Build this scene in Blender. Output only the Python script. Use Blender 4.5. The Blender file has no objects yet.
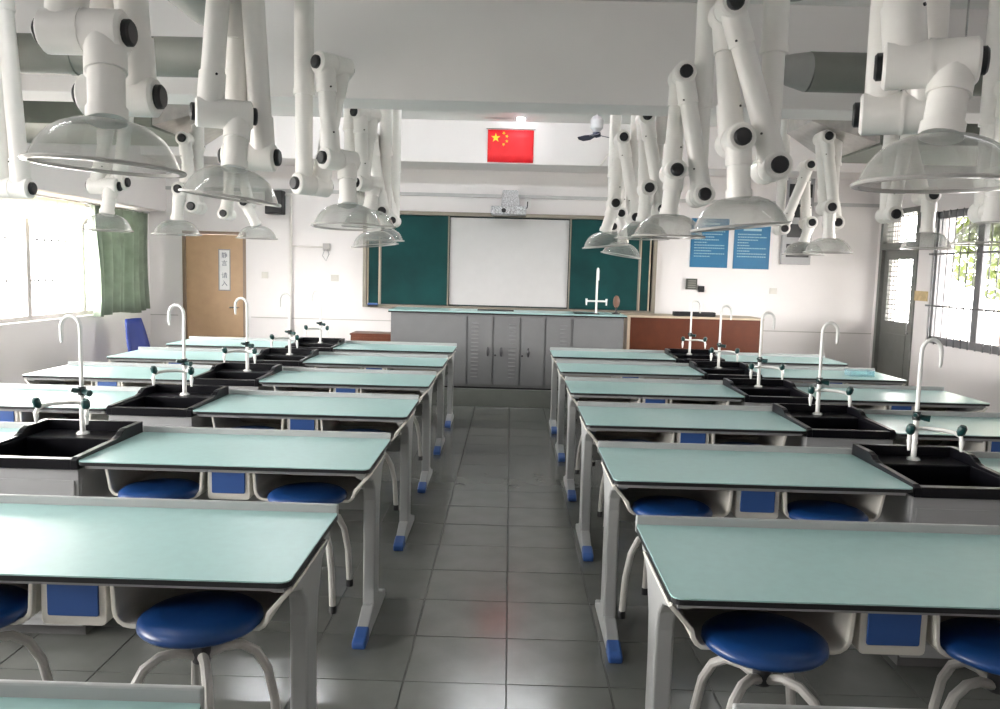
import bpy, bmesh, math, random
from mathutils import Vector, Matrix
random.seed(7)
PI = math.pi
scene = bpy.context.scene
C = scene.collection

# ------------------------------------------------------------------ camera
F, PITCH, ROLL, YAW, CAMZ = 823.61, 0.1023, 0.0262, 0.0103, 1.5996
cy, sy, cp, sp = math.cos(YAW), math.sin(YAW), math.cos(PITCH), math.sin(PITCH)
FW = Vector((-sy*cp, cy*cp, -sp)); RT0 = Vector((cy, sy, 0)); UP0 = RT0.cross(FW)
RT = RT0*math.cos(ROLL) + UP0*math.sin(ROLL); UP = -RT0*math.sin(ROLL) + UP0*math.cos(ROLL)
CAM = Vector((0, 0, CAMZ))
cam_d = bpy.data.cameras.new('camera'); cam = bpy.data.objects.new('camera', cam_d); C.objects.link(cam)
cam_d.sensor_fit = 'HORIZONTAL'; cam_d.sensor_width = 36; cam_d.lens = F/1000*36
cam_d.clip_start = 0.02; cam_d.clip_end = 300
M3 = Matrix((RT, UP, -FW)).transposed()
cam.matrix_world = Matrix.Translation(CAM) @ M3.to_4x4()
scene.camera = cam

def ray(px, py): return FW + RT*((px-500)/F) - UP*((py-354.5)/F)
def at(px, py, Y):
    d = ray(px, py); return CAM + d*(Y/d.y)
def at_x(px, py, X):
    d = ray(px, py); return CAM + d*(X/d.x)

# ------------------------------------------------------------------ world, exposure, daylight portals
w = bpy.data.worlds.new('overcast_sky'); scene.world = w; w.use_nodes = True
bg = w.node_tree.nodes['Background']; bg.inputs[0].default_value = (1.0, 0.945, 0.93, 1); bg.inputs[1].default_value = 42.0
scene.view_settings.view_transform = 'Standard'; scene.view_settings.look = 'None'
scene.view_settings.gamma = 1; scene.view_settings.exposure = 0.22
scene.view_settings.use_curve_mapping = False
scene.cycles.max_bounces = 10; scene.cycles.diffuse_bounces = 5; scene.cycles.transparent_max_bounces = 24
scene.cycles.sample_clamp_indirect = 8
LAMP = 26.0
WX = 5.04; WY0, WY1 = -2.2, 11.5; CEIL = 3.48
LEFT_WINS = [(6.45, 11.05), (0.2, 5.0)]; RIGHT_WINS = [(6.2, 10.0)]
def portal(x, y0, y1, rz):
    l = bpy.data.lights.new('window_portal', 'AREA'); l.shape = 'RECTANGLE'; l.size = 1.5; l.size_y = y1-y0
    l.cycles.is_portal = True
    o = bpy.data.objects.new('window_portal', l); C.objects.link(o)
    o.location = (x, (y0+y1)/2, 1.6); o.rotation_euler = (0, rz, 0)
for a, b in LEFT_WINS: portal(-WX-.15, a, b, -PI/2)
for a, b in RIGHT_WINS: portal(WX+.15, a, b, PI/2)

# ------------------------------------------------------------------ materials
MATS = {}
def mat(name, col, rough=.5, metal=0, var=.06, scale=8, bump=0, spec=.5, emit=0, trans=0):
    if name in MATS: return MATS[name]
    m = bpy.data.materials.new(name); m.use_nodes = True; nt = m.node_tree; b = nt.nodes['Principled BSDF']
    b.inputs['Roughness'].default_value = rough; b.inputs['Metallic'].default_value = metal
    b.inputs['Specular IOR Level'].default_value = spec
    tc = nt.nodes.new('ShaderNodeTexCoord'); n = nt.nodes.new('ShaderNodeTexNoise'); n.inputs['Scale'].default_value = scale
    n.inputs['Detail'].default_value = 4
    nt.links.new(tc.outputs['Object'], n.inputs['Vector'])
    r = nt.nodes.new('ShaderNodeValToRGB')
    c = Vector(col)
    r.color_ramp.elements[0].color = (*(c*(1-var)), 1); r.color_ramp.elements[1].color = (*[min(1, v) for v in c*(1+var)], 1)
    r.color_ramp.elements[0].position = .3; r.color_ramp.elements[1].position = .7
    nt.links.new(n.outputs['Fac'], r.inputs['Fac']); nt.links.new(r.outputs['Color'], b.inputs['Base Color'])
    if bump:
        bp = nt.nodes.new('ShaderNodeBump'); bp.inputs['Strength'].default_value = bump; bp.inputs['Distance'].default_value = .005
        nt.links.new(n.outputs['Fac'], bp.inputs['Height']); nt.links.new(bp.outputs['Normal'], b.inputs['Normal'])
    if emit:
        b.inputs['Emission Color'].default_value = (.95, .97, 1, 1); b.inputs['Emission Strength'].default_value = emit
    if trans:
        t = nt.nodes.new('ShaderNodeBsdfTranslucent'); nt.links.new(r.outputs['Color'], t.inputs['Color'])
        mx = nt.nodes.new('ShaderNodeMixShader'); mx.inputs[0].default_value = trans
        nt.links.new(b.outputs[0], mx.inputs[1]); nt.links.new(t.outputs[0], mx.inputs[2])
        nt.links.new(mx.outputs[0], nt.nodes['Material Output'].inputs['Surface'])
    MATS[name] = m; return m
def clear_mat(name, tint, haze, gloss_rough=.05, hazecol=(.6, .62, .62), edge=.5):
    if name in MATS: return MATS[name]
    m = bpy.data.materials.new(name); m.use_nodes = True; nt = m.node_tree
    nt.nodes.remove(nt.nodes['Principled BSDF'])
    tr = nt.nodes.new('ShaderNodeBsdfTransparent'); tr.inputs[0].default_value = (*tint, 1)
    df = nt.nodes.new('ShaderNodeBsdfDiffuse'); df.inputs[0].default_value = (*hazecol, 1)
    gl = nt.nodes.new('ShaderNodeBsdfGlossy'); gl.inputs['Roughness'].default_value = gloss_rough
    lw = nt.nodes.new('ShaderNodeLayerWeight'); lw.inputs[0].default_value = .5
    pw = nt.nodes.new('ShaderNodeMath'); pw.operation = 'POWER'; pw.inputs[1].default_value = 4
    nt.links.new(lw.outputs['Facing'], pw.inputs[0])
    fr = nt.nodes.new('ShaderNodeMath'); fr.operation = 'MULTIPLY_ADD'; fr.inputs[1].default_value = .6; fr.inputs[2].default_value = .035
    nt.links.new(pw.outputs[0], fr.inputs[0])
    ml = nt.nodes.new('ShaderNodeMath'); ml.operation = 'MULTIPLY_ADD'; ml.inputs[1].default_value = edge; ml.inputs[2].default_value = haze
    nt.links.new(lw.outputs['Facing'], ml.inputs[0])
    m1 = nt.nodes.new('ShaderNodeMixShader'); nt.links.new(ml.outputs[0], m1.inputs[0])
    nt.links.new(tr.outputs[0], m1.inputs[1]); nt.links.new(df.outputs[0], m1.inputs[2])
    m2 = nt.nodes.new('ShaderNodeMixShader'); nt.links.new(fr.outputs[0], m2.inputs[0])
    nt.links.new(m1.outputs[0], m2.inputs[1]); nt.links.new(gl.outputs[0], m2.inputs[2])
    nt.links.new(m2.outputs[0], nt.nodes['Material Output'].inputs['Surface'])
    MATS[name] = m; return m
def tile_mat():
    m = mat('floor_tile_glaze', (.112, .117, .108), .22, var=.10, scale=5)
    nt = m.node_tree; b = nt.nodes['Principled BSDF']
    n2 = nt.nodes.new('ShaderNodeTexNoise'); n2.inputs['Scale'].default_value = 2.3; n2.inputs['Detail'].default_value = 5
    g = nt.nodes.new('ShaderNodeNewGeometry'); nt.links.new(g.outputs['Position'], n2.inputs['Vector'])
    mr = nt.nodes.new('ShaderNodeMapRange'); mr.inputs['From Min'].default_value = .25; mr.inputs['From Max'].default_value = .75
    mr.inputs['To Min'].default_value = .14; mr.inputs['To Max'].default_value = .2
    nt.links.new(n2.outputs['Fac'], mr.inputs['Value']); nt.links.new(mr.outputs[0], b.inputs['Roughness'])
    return m

WALL = lambda: mat('white_wall_paint', (.82, .79, .785), .6, var=.03, scale=1.2, bump=.05)
CEILM = lambda: mat('white_ceiling_paint', (.80, .80, .79), .7, var=.03, scale=1)
MINT = lambda: mat('mint_laminate', (.385, .595, .585), .32, var=.03, scale=30)
BLACK = lambda: mat('black_edge', (.012, .012, .014), .35)
GREYP = lambda: mat('grey_plastic_rail', (.40, .41, .41), .4, var=.03)
FRAME = lambda: mat('light_grey_powder_coat', (.35, .36, .36), .35, var=.03)
BLUE = lambda: mat('blue_plastic', (.028, .085, .28), .4)
SEAT = lambda: mat('blue_seat_vinyl', (.006, .042, .165), .36, var=.1)
WHITEP = lambda: mat('ivory_plastic', (.66, .64, .585), .4, var=.03)
ARMW = lambda: mat('white_arm_plastic', (.86, .84, .81), .28, var=.03)
BASIN = lambda: mat('black_basin_plastic', (.004, .004, .006), .3, spec=.25)
CABW = lambda: mat('grey_white_panel', (.31, .315, .32), .45, var=.03)
TAPW = lambda: mat('white_epoxy_tap', (.82, .82, .80), .25)
GREENK = lambda: mat('dark_green_knob', (.008, .045, .045), .3)
DUCT = lambda: mat('dark_grey_duct_paint', (.20, .205, .185), .5, var=.05)
GALV = lambda: mat('galvanised_sheet', (.42, .41, .39), .3, metal=.85, var=.12, scale=14)
KNOB = lambda: mat('black_knob', (.006, .006, .008), .45)

# ------------------------------------------------------------------ mesh helpers
class MB:
    def __init__(s): s.bm = bmesh.new()
    def box(s, x0, x1, y0, y1, z0, z1):
        v = [s.bm.verts.new(p) for p in ((x0,y0,z0),(x1,y0,z0),(x1,y1,z0),(x0,y1,z0),(x0,y0,z1),(x1,y0,z1),(x1,y1,z1),(x0,y1,z1))]
        for f in ((3,2,1,0),(4,5,6,7),(0,1,5,4),(1,2,6,5),(2,3,7,6),(3,0,4,7)): s.bm.faces.new([v[i] for i in f])
        return s
    def hexa(s, pts):
        v = [s.bm.verts.new(p) for p in pts]
        for f in ((3,2,1,0),(4,5,6,7),(0,1,5,4),(1,2,6,5),(2,3,7,6),(3,0,4,7)): s.bm.faces.new([v[i] for i in f])
        return s
    def prism(s, poly, axis, a, b):
        def P(u, v, t):
            return {'z': (u, v, t), 'y': (u, t, v), 'x': (t, u, v)}[axis]
        n = len(poly)
        A = [s.bm.verts.new(P(u, v, a)) for u, v in poly]; B = [s.bm.verts.new(P(u, v, b)) for u, v in poly]
        s.bm.faces.new(A[::-1]); s.bm.faces.new(B)
        for i in range(n): s.bm.faces.new((A[i], A[(i+1) % n], B[(i+1) % n], B[i]))
        return s
    def rings(s, rings, cap=True, closed=False):
        R = [[s.bm.verts.new(p) for p in r] for r in rings]
        n = len(R[0]); m = len(R)
        for i in range(m if closed else m-1):
            a, b = R[i], R[(i+1) % m]
            for j in range(n): s.bm.faces.new((a[j], a[(j+1) % n], b[(j+1) % n], b[j]))
        if cap and not closed:
            s.bm.faces.new(R[0][::-1]); s.bm.faces.new(R[-1])
        return s
    def tube(s, pts, r, n=12, cap=True):
        pts = [Vector(p) for p in pts]
        rr = r if isinstance(r, (list, tuple)) else [r]*len(pts)
        out = []; prev = None
        for i, p in enumerate(pts):
            if i == 0: t = pts[1]-p
            elif i == len(pts)-1: t = p-pts[-2]
            else: t = (pts[i+1]-p).normalized() + (p-pts[i-1]).normalized()
            t.normalize()
            if prev is None:
                a = Vector((0, 0, 1)) if abs(t.z) < .9 else Vector((1, 0, 0))
                u = t.cross(a).normalized()
            else:
                u = (prev - t*prev.dot(t)).normalized()
            v = t.cross(u); prev = u
            out.append([p + (u*math.cos(k*2*PI/n) + v*math.sin(k*2*PI/n))*rr[i] for k in range(n)])
        return s.rings(out, cap)
    def lathe(s, prof, n=24, c=(0, 0, 0), cap=False, M=None):
        out = []
        for r, z in prof:
            ring = []
            for k in range(n):
                p = Vector((r*math.cos(2*PI*k/n), r*math.sin(2*PI*k/n), z))
                if M is not None: p = M @ p
                ring.append(p + Vector(c))
            out.append(ring)
        return s.rings(out, cap)
    def mesh(s, name, m, smooth=None, bevel=0, seg=2):
        bmesh.ops.recalc_face_normals(s.bm, faces=s.bm.faces)
        if bevel: bmesh.ops.bevel(s.bm, geom=[e for e in s.bm.edges if len(e.link_faces) == 2 and e.calc_face_angle(0) > .6], offset=bevel, segments=seg, affect='EDGES', profile=.5, clamp_overlap=True)
        me = bpy.data.meshes.new(name)
        if smooth is not None:
            for f in s.bm.faces: f.smooth = True
            for e in s.bm.edges:
                if len(e.link_faces) == 2 and e.calc_face_angle(0) > smooth: e.smooth = False
        s.bm.to_mesh(me); s.bm.free(); me.materials.append(m)
        return me
    def build(s, name, m, parent=None, smooth=None, bevel=0, loc=(0, 0, 0), rot=(0, 0, 0), seg=2):
        return put(name, s.mesh(name, m, smooth, bevel, seg), parent, loc, rot)
def put(name, me, parent=None, loc=(0, 0, 0), rot=(0, 0, 0)):
    o = bpy.data.objects.new(name, me); C.objects.link(o); o.location = loc; o.rotation_euler = rot
    if parent: o.parent = parent
    return o
SM = .6
def tag(o, label, cat, group=None, kind=None):
    o['label'] = label; o['category'] = cat
    if group: o['group'] = group
    if kind: o['kind'] = kind
    return o
def thing(name, label, cat, loc=(0, 0, 0), rz=0, group=None):
    o = bpy.data.objects.new(name, None); C.objects.link(o); o.location = loc; o.rotation_euler = (0, 0, rz)
    o.empty_display_size = .1
    return tag(o, label, cat, group)
def struct(o, label, cat): return tag(o, label, cat, kind='structure')
def copy_tree(o, parent=None):
    c = o.copy(); C.objects.link(c); c.parent = parent
    for ch in list(o.children): copy_tree(ch, c)
    return c
def place(proto, used, loc, rz, label, group=None):
    o = proto if not used else copy_tree(proto)
    o.location = loc; o.rotation_euler = (0, 0, rz); o['label'] = label
    if group: o['group'] = group
    return o
def rrect(w, d, r, n=5, cx=0, cy_=0):
    pts = []
    for (sx, sy_, a0) in ((1, 1, 0), (-1, 1, PI/2), (-1, -1, PI), (1, -1, 3*PI/2)):
        for k in range(n+1):
            a = a0 + PI/2*k/n
            pts.append((cx + sx*(w/2-r) + r*math.cos(a), cy_ + sy_*(d/2-r) + r*math.sin(a)))
    return pts
def arc(c, r, a0, a1, n, plane='xz', y=0):
    out = []
    for k in range(n+1):
        a = a0+(a1-a0)*k/n
        out.append((c[0]+r*math.cos(a), y, c[1]+r*math.sin(a)))
    return out
def text_mesh(txt, size, m, parent, loc, rot, name='lettering', ext=.001, align='CENTER', space=1.0):
    cu = bpy.data.curves.new('t', 'FONT'); cu.body = txt; cu.size = size; cu.align_x = align; cu.align_y = 'CENTER'; cu.extrude = ext; cu.space_line = space
    cu.resolution_u = 2
    to = bpy.data.objects.new('t', cu); C.objects.link(to)
    bpy.context.view_layer.update()
    dg = bpy.context.evaluated_depsgraph_get()
    me = bpy.data.meshes.new_from_object(to.evaluated_get(dg)); me.name = name
    bpy.data.objects.remove(to); bpy.data.curves.remove(cu)
    me.materials.clear(); me.materials.append(m)
    return put(name, me, parent, loc, rot)

# ------------------------------------------------------------------ room shell
ORD = ['first', 'second', 'third', 'fourth', 'fifth', 'sixth', 'seventh']
TW, TD, TZ, LZ = 1.2, .63, .775, .804
XL, XR = -.557, .437
YL = [2.6983 + 1.2196*(i-1) for i in range(7)]
YR = [2.6704 + 1.1939*(i-1) for i in range(7)]
SINKW = .48

fl = MB().box(-WX-.2, WX+.2, WY0-.2, WY1+.2, -.25, -.003).build('floor', mat('dark_grout', (.09, .09, .085), .8))
struct(fl, 'grey glazed tile floor of the classroom', 'floor')
T = .4; TX, TY = .0263, 4.6509
tops = []
for i in range(7):
    tops.append((XL-TW, XL, YL[i]-TD, YL[i])); tops.append((XR, XR+TW, YR[i]-TD, YR[i]))
    if i > 1:
        tops.append((XL-2*TW-SINKW, XL-TW, YL[i]-TD, YL[i])); tops.append((XR+TW, XR+2*TW+SINKW, YR[i]-TD, YR[i]))
def vis(x, y):
    P = Vector((x, y, 0)); d = P-CAM
    z = d.dot(FW)
    if z < .3: return 0
    px = 500+F*d.dot(RT)/z; py = 354.5-F*d.dot(UP)/z
    if not (-10 < px < 1010 and py < 719): return 0
    t = (TZ-CAMZ)/d.z; q = CAM+d*t
    for a, b, c_, e in tops:
        if a < q.x < b and c_ < q.y < e: return 0
    return 1/z**3
tiles = []
k0 = int((-WX-TX)/T)-1; k1 = int((WX-TX)/T)+1
for i in range(k0, k1+1):
    for j in range(-18, 19):
        x0, x1 = max(-WX, TX+i*T), min(WX, TX+(i+1)*T); y0, y1 = max(WY0, TY+j*T), min(WY1, TY+(j+1)*T)
        if x1-x0 < .02 or y1-y0 < .02: continue
        s_ = sum(vis(x0+(x1-x0)*u, y0+(y1-y0)*v) for u in (.1, .5, .9) for v in (.1, .5, .9))
        tiles.append((s_, x0, x1, y0, y1))
tiles.sort(reverse=True)
G = .0022
full = MB().box(-T/2+G, T/2-G, -T/2+G, T/2-G, -.012, 0).mesh('tile', tile_mat(), bevel=.0012, seg=1)
rest = MB(); cnt = 0
for s_, x0, x1, y0, y1 in tiles:
    if cnt < 300 and s_ > 0 and abs(x1-x0-T) < 1e-4 and abs(y1-y0-T) < 1e-4:
        put('tile', full, fl, ((x0+x1)/2, (y0+y1)/2, random.uniform(-.0006, .0006)), (random.uniform(-.0012, .0012), random.uniform(-.0012, .0012), 0)); cnt += 1
    else: rest.box(x0+G, x1-G, y0+G, y1-G, -.012, 0)
r_ = rest.build('far_tiles', tile_mat(), fl); r_['kind'] = 'stuff'

def wall_with_holes(name, axis, pos, thick, u0, u1, z0, z1, holes, m):
    b = MB()
    us = sorted({u0, u1, *[h[0] for h in holes], *[h[1] for h in holes]}); zs = sorted({z0, z1, *[h[2] for h in holes], *[h[3] for h in holes]})
    for a, c_ in zip(us, us[1:]):
        for d, e in zip(zs, zs[1:]):
            mu, mz = (a+c_)/2, (d+e)/2
            if any(h[0] < mu < h[1] and h[2] < mz < h[3] for h in holes): continue
            if axis == 'x': b.box(min(pos, pos+thick), max(pos, pos+thick), a, c_, d, e)
            else: b.box(a, c_, min(pos, pos+thick), max(pos, pos+thick), d, e)
    bmesh.ops.remove_doubles(b.bm, verts=b.bm.verts, dist=1e-5)
    return b.build(name, m)
LWZ = (.93, 2.27); RWZ = (.86, 2.42)
RD = (10.33, 11.38, 0, 2.52)
struct(wall_with_holes('wall_left', 'x', -WX, -.25, WY0, WY1, 0, CEIL, [(a, b, *LWZ) for a, b in LEFT_WINS], WALL()), 'white left wall with wide bright windows', 'wall')
struct(wall_with_holes('wall_right', 'x', WX, .25, WY0, WY1, 0, CEIL, [(a, b, *RWZ) for a, b in RIGHT_WINS] + [RD], WALL()), 'white right wall with barred window and grey door', 'wall')
struct(wall_with_holes('wall_back', 'y', WY1, .25, -WX-.25, WX+.25, 0, CEIL, [(-4.58, -3.69, 0, 2.03)], WALL()), 'white wall behind the chalkboard', 'wall')
struct(MB().box(-WX-.25, WX+.25, WY0-.25, WY0, 0, CEIL).build('wall_front', WALL()), 'white wall behind the camera', 'wall')
struct(MB().box(-WX-.25, WX+.25, WY0-.25, WY1+.25, CEIL, CEIL+.2).build('ceiling', CEILM()), 'white painted classroom ceiling', 'ceiling')
struct(MB().box(-WX, WX, 5.95, 6.33, 2.775, CEIL).build('trim_1', WALL(), bevel=.006), 'deep white ceiling beam crossing the middle of the room', 'beam')
struct(MB().box(-WX, WX, 10.72, WY1, 2.95, CEIL).build('trim_2', WALL(), bevel=.006), 'white beam above the chalkboard carrying the red flag', 'beam')
struct(MB().box(-WX, -4.79, WY0, WY1, 2.285, CEIL).build('trim_3', WALL(), bevel=.006), 'white beam over the left windows', 'beam')
struct(MB().box(-WX, WX, WY1-.03, WY1, 2.585, 2.63).build('trim_4', mat('grey_trunking', (.5, .5, .5), .5)), 'thin grey cable trunking above the chalkboard', 'trunking')
b = MB().box(-3.62, WX, WY1-.006, WY1, .845, .857).box(-WX, -4.65, WY1-.006, WY1, .845, .857)
struct(b.build('trim_5', mat('dado_line', (.5, .48, .46), .6)), 'thin grey dado line along the back wall', 'trim')
struct(MB().box(-2.35, 3.4, 9.58, WY1, 0, .2).build('trim_6', mat('dais_tile', (.17, .18, .165), .35), bevel=.004), 'low dark grey platform under the teacher bench', 'platform')

# ------------------------------------------------------------------ outside
struct(MB().box(-60, 60, -30, 60, -.9, -.3).build('ground', mat('pale_paving', (.30, .29, .28), .8)), 'pale paved ground outside the windows', 'ground')
def tree(x, y, h, label, seed):
    rnd = random.Random(seed)
    t = thing('tree', label, 'tree', (x, y, -.3), 0, 'trees outside the right window')
    MB().tube([(0, 0, 0), (.05, .02, h*.3), (.0, .08, h*.55), (.1, 0, h*.8)], [.13, .11, .08, .03], 9).build('trunk', mat('tree_bark', (.16, .11, .08), .9, var=.3), t, smooth=SM)
    f = MB()
    for k in range(2600):
        a, c_ = rnd.uniform(0, 2*PI), rnd.uniform(-1, 1); rad = rnd.uniform(.25, 1)**.5
        cx_, cy_, cz = 1.7*rad*math.cos(a)*math.sqrt(1-c_*c_), 1.9*rad*math.sin(a)*math.sqrt(1-c_*c_), h*.68+h*.36*rad*c_
        u = Vector((rnd.uniform(-1, 1), rnd.uniform(-1, 1), rnd.uniform(-1, 1))).normalized()*.11
        v = u.orthogonal().normalized()*.05
        p = Vector((cx_, cy_, cz))
        f.bm.faces.new([f.bm.verts.new(q) for q in (p-u, p+v, p+u, p-v)])
    o = f.build('foliage', mat('leaf_green', (.075, .10, .02), .5, var=.4, scale=3, trans=.4), t); o['kind'] = 'stuff'
tree(8.6, 13.2, 4.3, 'leafy tree outside the right window, nearest the grey door', 1)
tree(10.6, 17.9, 5.0, 'taller leafy tree behind another tree outside right window', 2)
tree(7.9, 9.3, 4.0, 'leafy tree outside right window at the edge of the photo', 3)

struct(MB().box(WX+.25, 7.7, WY0, 16, 2.8, 3.0).build('sky_blocker', mat('sky_blocker_concrete', (.5, .5, .48), .8)), 'added concrete overhang blocking sky light outside the right window', 'light blocker')  # added overhang, put here to cut sky light through the right window
# ------------------------------------------------------------------ windows, doors
GLASS = clear_mat('window_glass', (.97, .98, .97), .0, .02, edge=0)
def window(n, x, y0, y1, z0, z1, label, m, bars, divs, hbars, side, fw_=.05):
    t = thing('window_%d' % n, label, 'window', (x, (y0+y1)/2, z0)); t['kind'] = 'structure'
    L = (y1-y0)/2; Hh = z1-z0
    b = MB().box(-.04, .04, -L, L, 0, fw_).box(-.04, .04, -L, L, Hh-fw_, Hh).box(-.04, .04, -L, -L+fw_, 0, Hh).box(-.04, .04, L-fw_, L, 0, Hh)
    b.build('window_frame', m, t)
    st = 2*L/divs
    for k in range(1, divs):
        MB().box(-.03, .03, -fw_*.7, fw_*.7, .05, Hh-.05).build('mullion', m, t, loc=(0, -L+k*st, 0))
    for k in range(divs):
        ya, yb = -L+k*st+.03, -L+(k+1)*st-.03
        MB().box(-.003, .003, ya, yb, .05, Hh-.05).build('pane', GLASS, t, loc=(side*.02, 0, 0))
    if bars:
        me = MB().tube([(0, 0, 0), (0, 0, Hh)], .008, 8).mesh('bar', mat('dark_bar_steel', (.12, .12, .125), .5), SM)
        nb = int(2*L/.145)
        for k in range(nb): put('security_bar', me, t, (side*.09, -L+.07+k*.145, 0))
    for z in hbars:
        MB().box(-.008, .008, -L, L, z-.01, z+.01).build('cross_bar', mat('dark_bar_steel', (.12, .12, .125), .5), t, loc=(side*.09, 0, 0))
    return t
ALU = mat('aluminium_window_frame', (.55, .52, .5), .4)
GREYF = mat('grey_window_frame', (.17, .17, .18), .45)
window(1, -WX-.12, *LEFT_WINS[0], *LWZ, 'wide overexposed left window beside the green curtain', ALU, True, 4, (.42, .87), -1)
window(2, -WX-.12, *LEFT_WINS[1], *LWZ, 'left window beside the camera, out of view', ALU, True, 4, (.42, .87), -1)
window(3, WX+.06, *RIGHT_WINS[0], *RWZ, 'grey barred window in the right wall with trees outside', GREYF, True, 4, (.45, 1.06), -1, .085)

# back door
d = thing('door_1', 'tan wooden door with white paper sign in the back wall', 'door', (-4.135, WY1+.02, 0)); d['kind'] = 'structure'
TAN = mat('tan_door', (.50, .33, .19), .5, var=.05)
MB().box(-.40, .40, 0, .045, .01, 1.985).build('door_panel', TAN, d, bevel=.003)
b = MB().box(-.445, -.402, -.025, .1, 0, 2.03).box(.402, .445, -.025, .1, 0, 2.03).box(-.402, .402, -.025, .1, 1.988, 2.03)
b.build('door_frame', mat('brown_frame', (.24, .17, .12), .5), d)
h = MB().tube([(.33, 0, .98), (.33, -.05, .98), (.22, -.055, .98)], .011, 8).build('door_handle', mat('steel', (.6, .6, .6), .25, metal=.9), d, smooth=SM)
s1, s2 = at(219, 250, WY1), at(229, 289, WY1)
sx, sz = (at(224, 269, WY1).x+4.135), at(224, 270, WY1).z
sg = MB().box(-.085, .085, -.004, 0, -.29, .29).build('sign_back', mat('grey_sign_back', (.3, .3, .3), .5), d, loc=(sx, -.001, sz))
pp = MB().box(-.068, .072, -.008, -.003, -.275, .275).build('door_sign', mat('white_paper', (.85, .85, .85), .6), d, loc=(sx, 0, sz))
for ch, zz in (('静', .20), ('言', .09), ('请', -.08), ('入', -.19)):
    text_mesh(ch, .085, mat('grey_blue_ink', (.12, .14, .2), .6), pp, (.002, -.0085, zz), (PI/2, 0, 0), ext=.0005)
# right door
d = thing('door_2', 'dark grey metal door with grilled glass in the right wall', 'door', (WX+.03, (RD[0]+RD[1])/2, 0)); d['kind'] = 'structure'
GD = mat('grey_door_paint', (.17, .175, .165), .45)
L = (RD[1]-RD[0])/2
MB().box(-.05, .08, -L, -L+.07, 0, 2.52).box(-.05, .08, L-.07, L, 0, 2.52).box(-.05, .08, -L+.07, L-.07, 2.46, 2.52).box(-.05, .08, -L+.07, L-.07, 2.0, 2.09).build('door_frame', GD, d)
lf = MB().box(0, .04, -L+.07, -L+.2, .01, 2.0).box(0, .04, L-.2, L-.07, .01, 2.0).box(0, .04, -L+.2, L-.2, 1.87, 2.0).box(0, .04, -L+.2, L-.2, .01, 1.06).build('door_panel', GD, d)
MB().box(-.008, 0, -L+.24, L-.24, .2, .9).build('inset_panel', GD, lf, bevel=.003)
MB().box(.018, .024, -L+.2, L-.2, 1.06, 1.87).build('pane', GLASS, lf)
MB().box(.018, .024, -L+.07, L-.07, 2.09, 2.46).build('pane', GLASS, d)
gb = MB().box(-.005, .005, -L+.2, L-.2, -.006, .006).mesh('grille_bar', GD)
for k in range(13): put('grille_bar', gb, lf, (.01, 0, 1.06+.81*(k+.5)/13))
gv = MB().box(-.004, .004, -.004, .004, 1.06, 1.87).mesh('grille_bar', GD)
for k in range(7): put('grille_bar', gv, lf, (.01, -L+.2+(2*L-.4)*(k+.5)/7, 0))
gb2 = MB().box(-.005, .005, -L+.07, L-.07, -.005, .005).mesh('grille_bar', GD)
for k in range(6): put('grille_bar', gb2, d, (.01, 0, 2.09+.37*(k+.5)/6))
gv2 = MB().box(-.004, .004, -.004, .004, 2.09, 2.46).mesh('grille_bar', GD)
for k in range(14): put('grille_bar', gv2, d, (.01, -L+.07+(2*L-.14)*(k+.5)/14, 0))
MB().tube([(0, -L+.13, .93), (-.05, -L+.13, .93), (-.05, -L+.13, 1.1), (0, -L+.13, 1.1)], .01, 8).build('door_handle', mat('steel', (.6, .6, .6), .25, metal=.9), lf, smooth=SM)

# curtains
def curtain(name, label, x, y0, y1, z0, z1, m, amp, pitch, seed):
    rnd = random.Random(seed); n = int((y1-y0)/pitch*8); v0 = []
    ph = rnd.uniform(0, 6)
    cols = []
    for i in range(n+1):
        y = y0+(y1-y0)*i/n; a = 2*PI*(y-y0)/pitch+ph
        cols.append((y, amp*math.sin(a)+amp*.5*math.sin(a*.37+1), .02*math.sin(a*.21)))
    b = MB(); rows = 7
    grid = []
    for r in range(rows+1):
        t = r/rows; row = []
        for (y, dx, dz) in cols:
            k = .55+.45*t+.25*math.sin(3*t+y*2)*t
            row.append(b.bm.verts.new((x+dx*k, y+.02*math.sin(5*t+y*3), z1-(z1-z0+dz)*t)))
        grid.append(row)
    for r in range(rows):
        for i in range(n): b.bm.faces.new((grid[r][i], grid[r][i+1], grid[r+1][i+1], grid[r+1][i]))
    me = b.mesh(name, m, smooth=2)
    o = put(name, me); md = o.modifiers.new('thick', 'SOLIDIFY'); md.thickness = .003
    return o
cu = thing('curtain', 'sage green pleated curtain at the far end of the left window', 'curtain', (0, 0, 0))
p1 = curtain('curtain_cloth', '', -4.95, 9.72, 11.2, .93, 2.235, mat('sage_curtain', (.26, .31, .245), .8, var=.12, trans=.25), .07, .19, 3); p1.parent = cu
MB().tube([(-4.95, 6.7, 2.25), (-4.95, 11.3, 2.25)], .012, 8).build('curtain_rod', mat('steel', (.6, .6, .6), .25, metal=.9), cu, smooth=SM)
cv = thing('curtain', 'short cream curtain heading along the top of left window', 'curtain')
p2 = curtain('curtain_cloth', '', -4.94, 7.0, 9.6, 1.98, 2.235, mat('cream_sheer', (.80, .77, .66), .8, trans=.6), .03, .2, 5); p2.parent = cv

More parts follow.
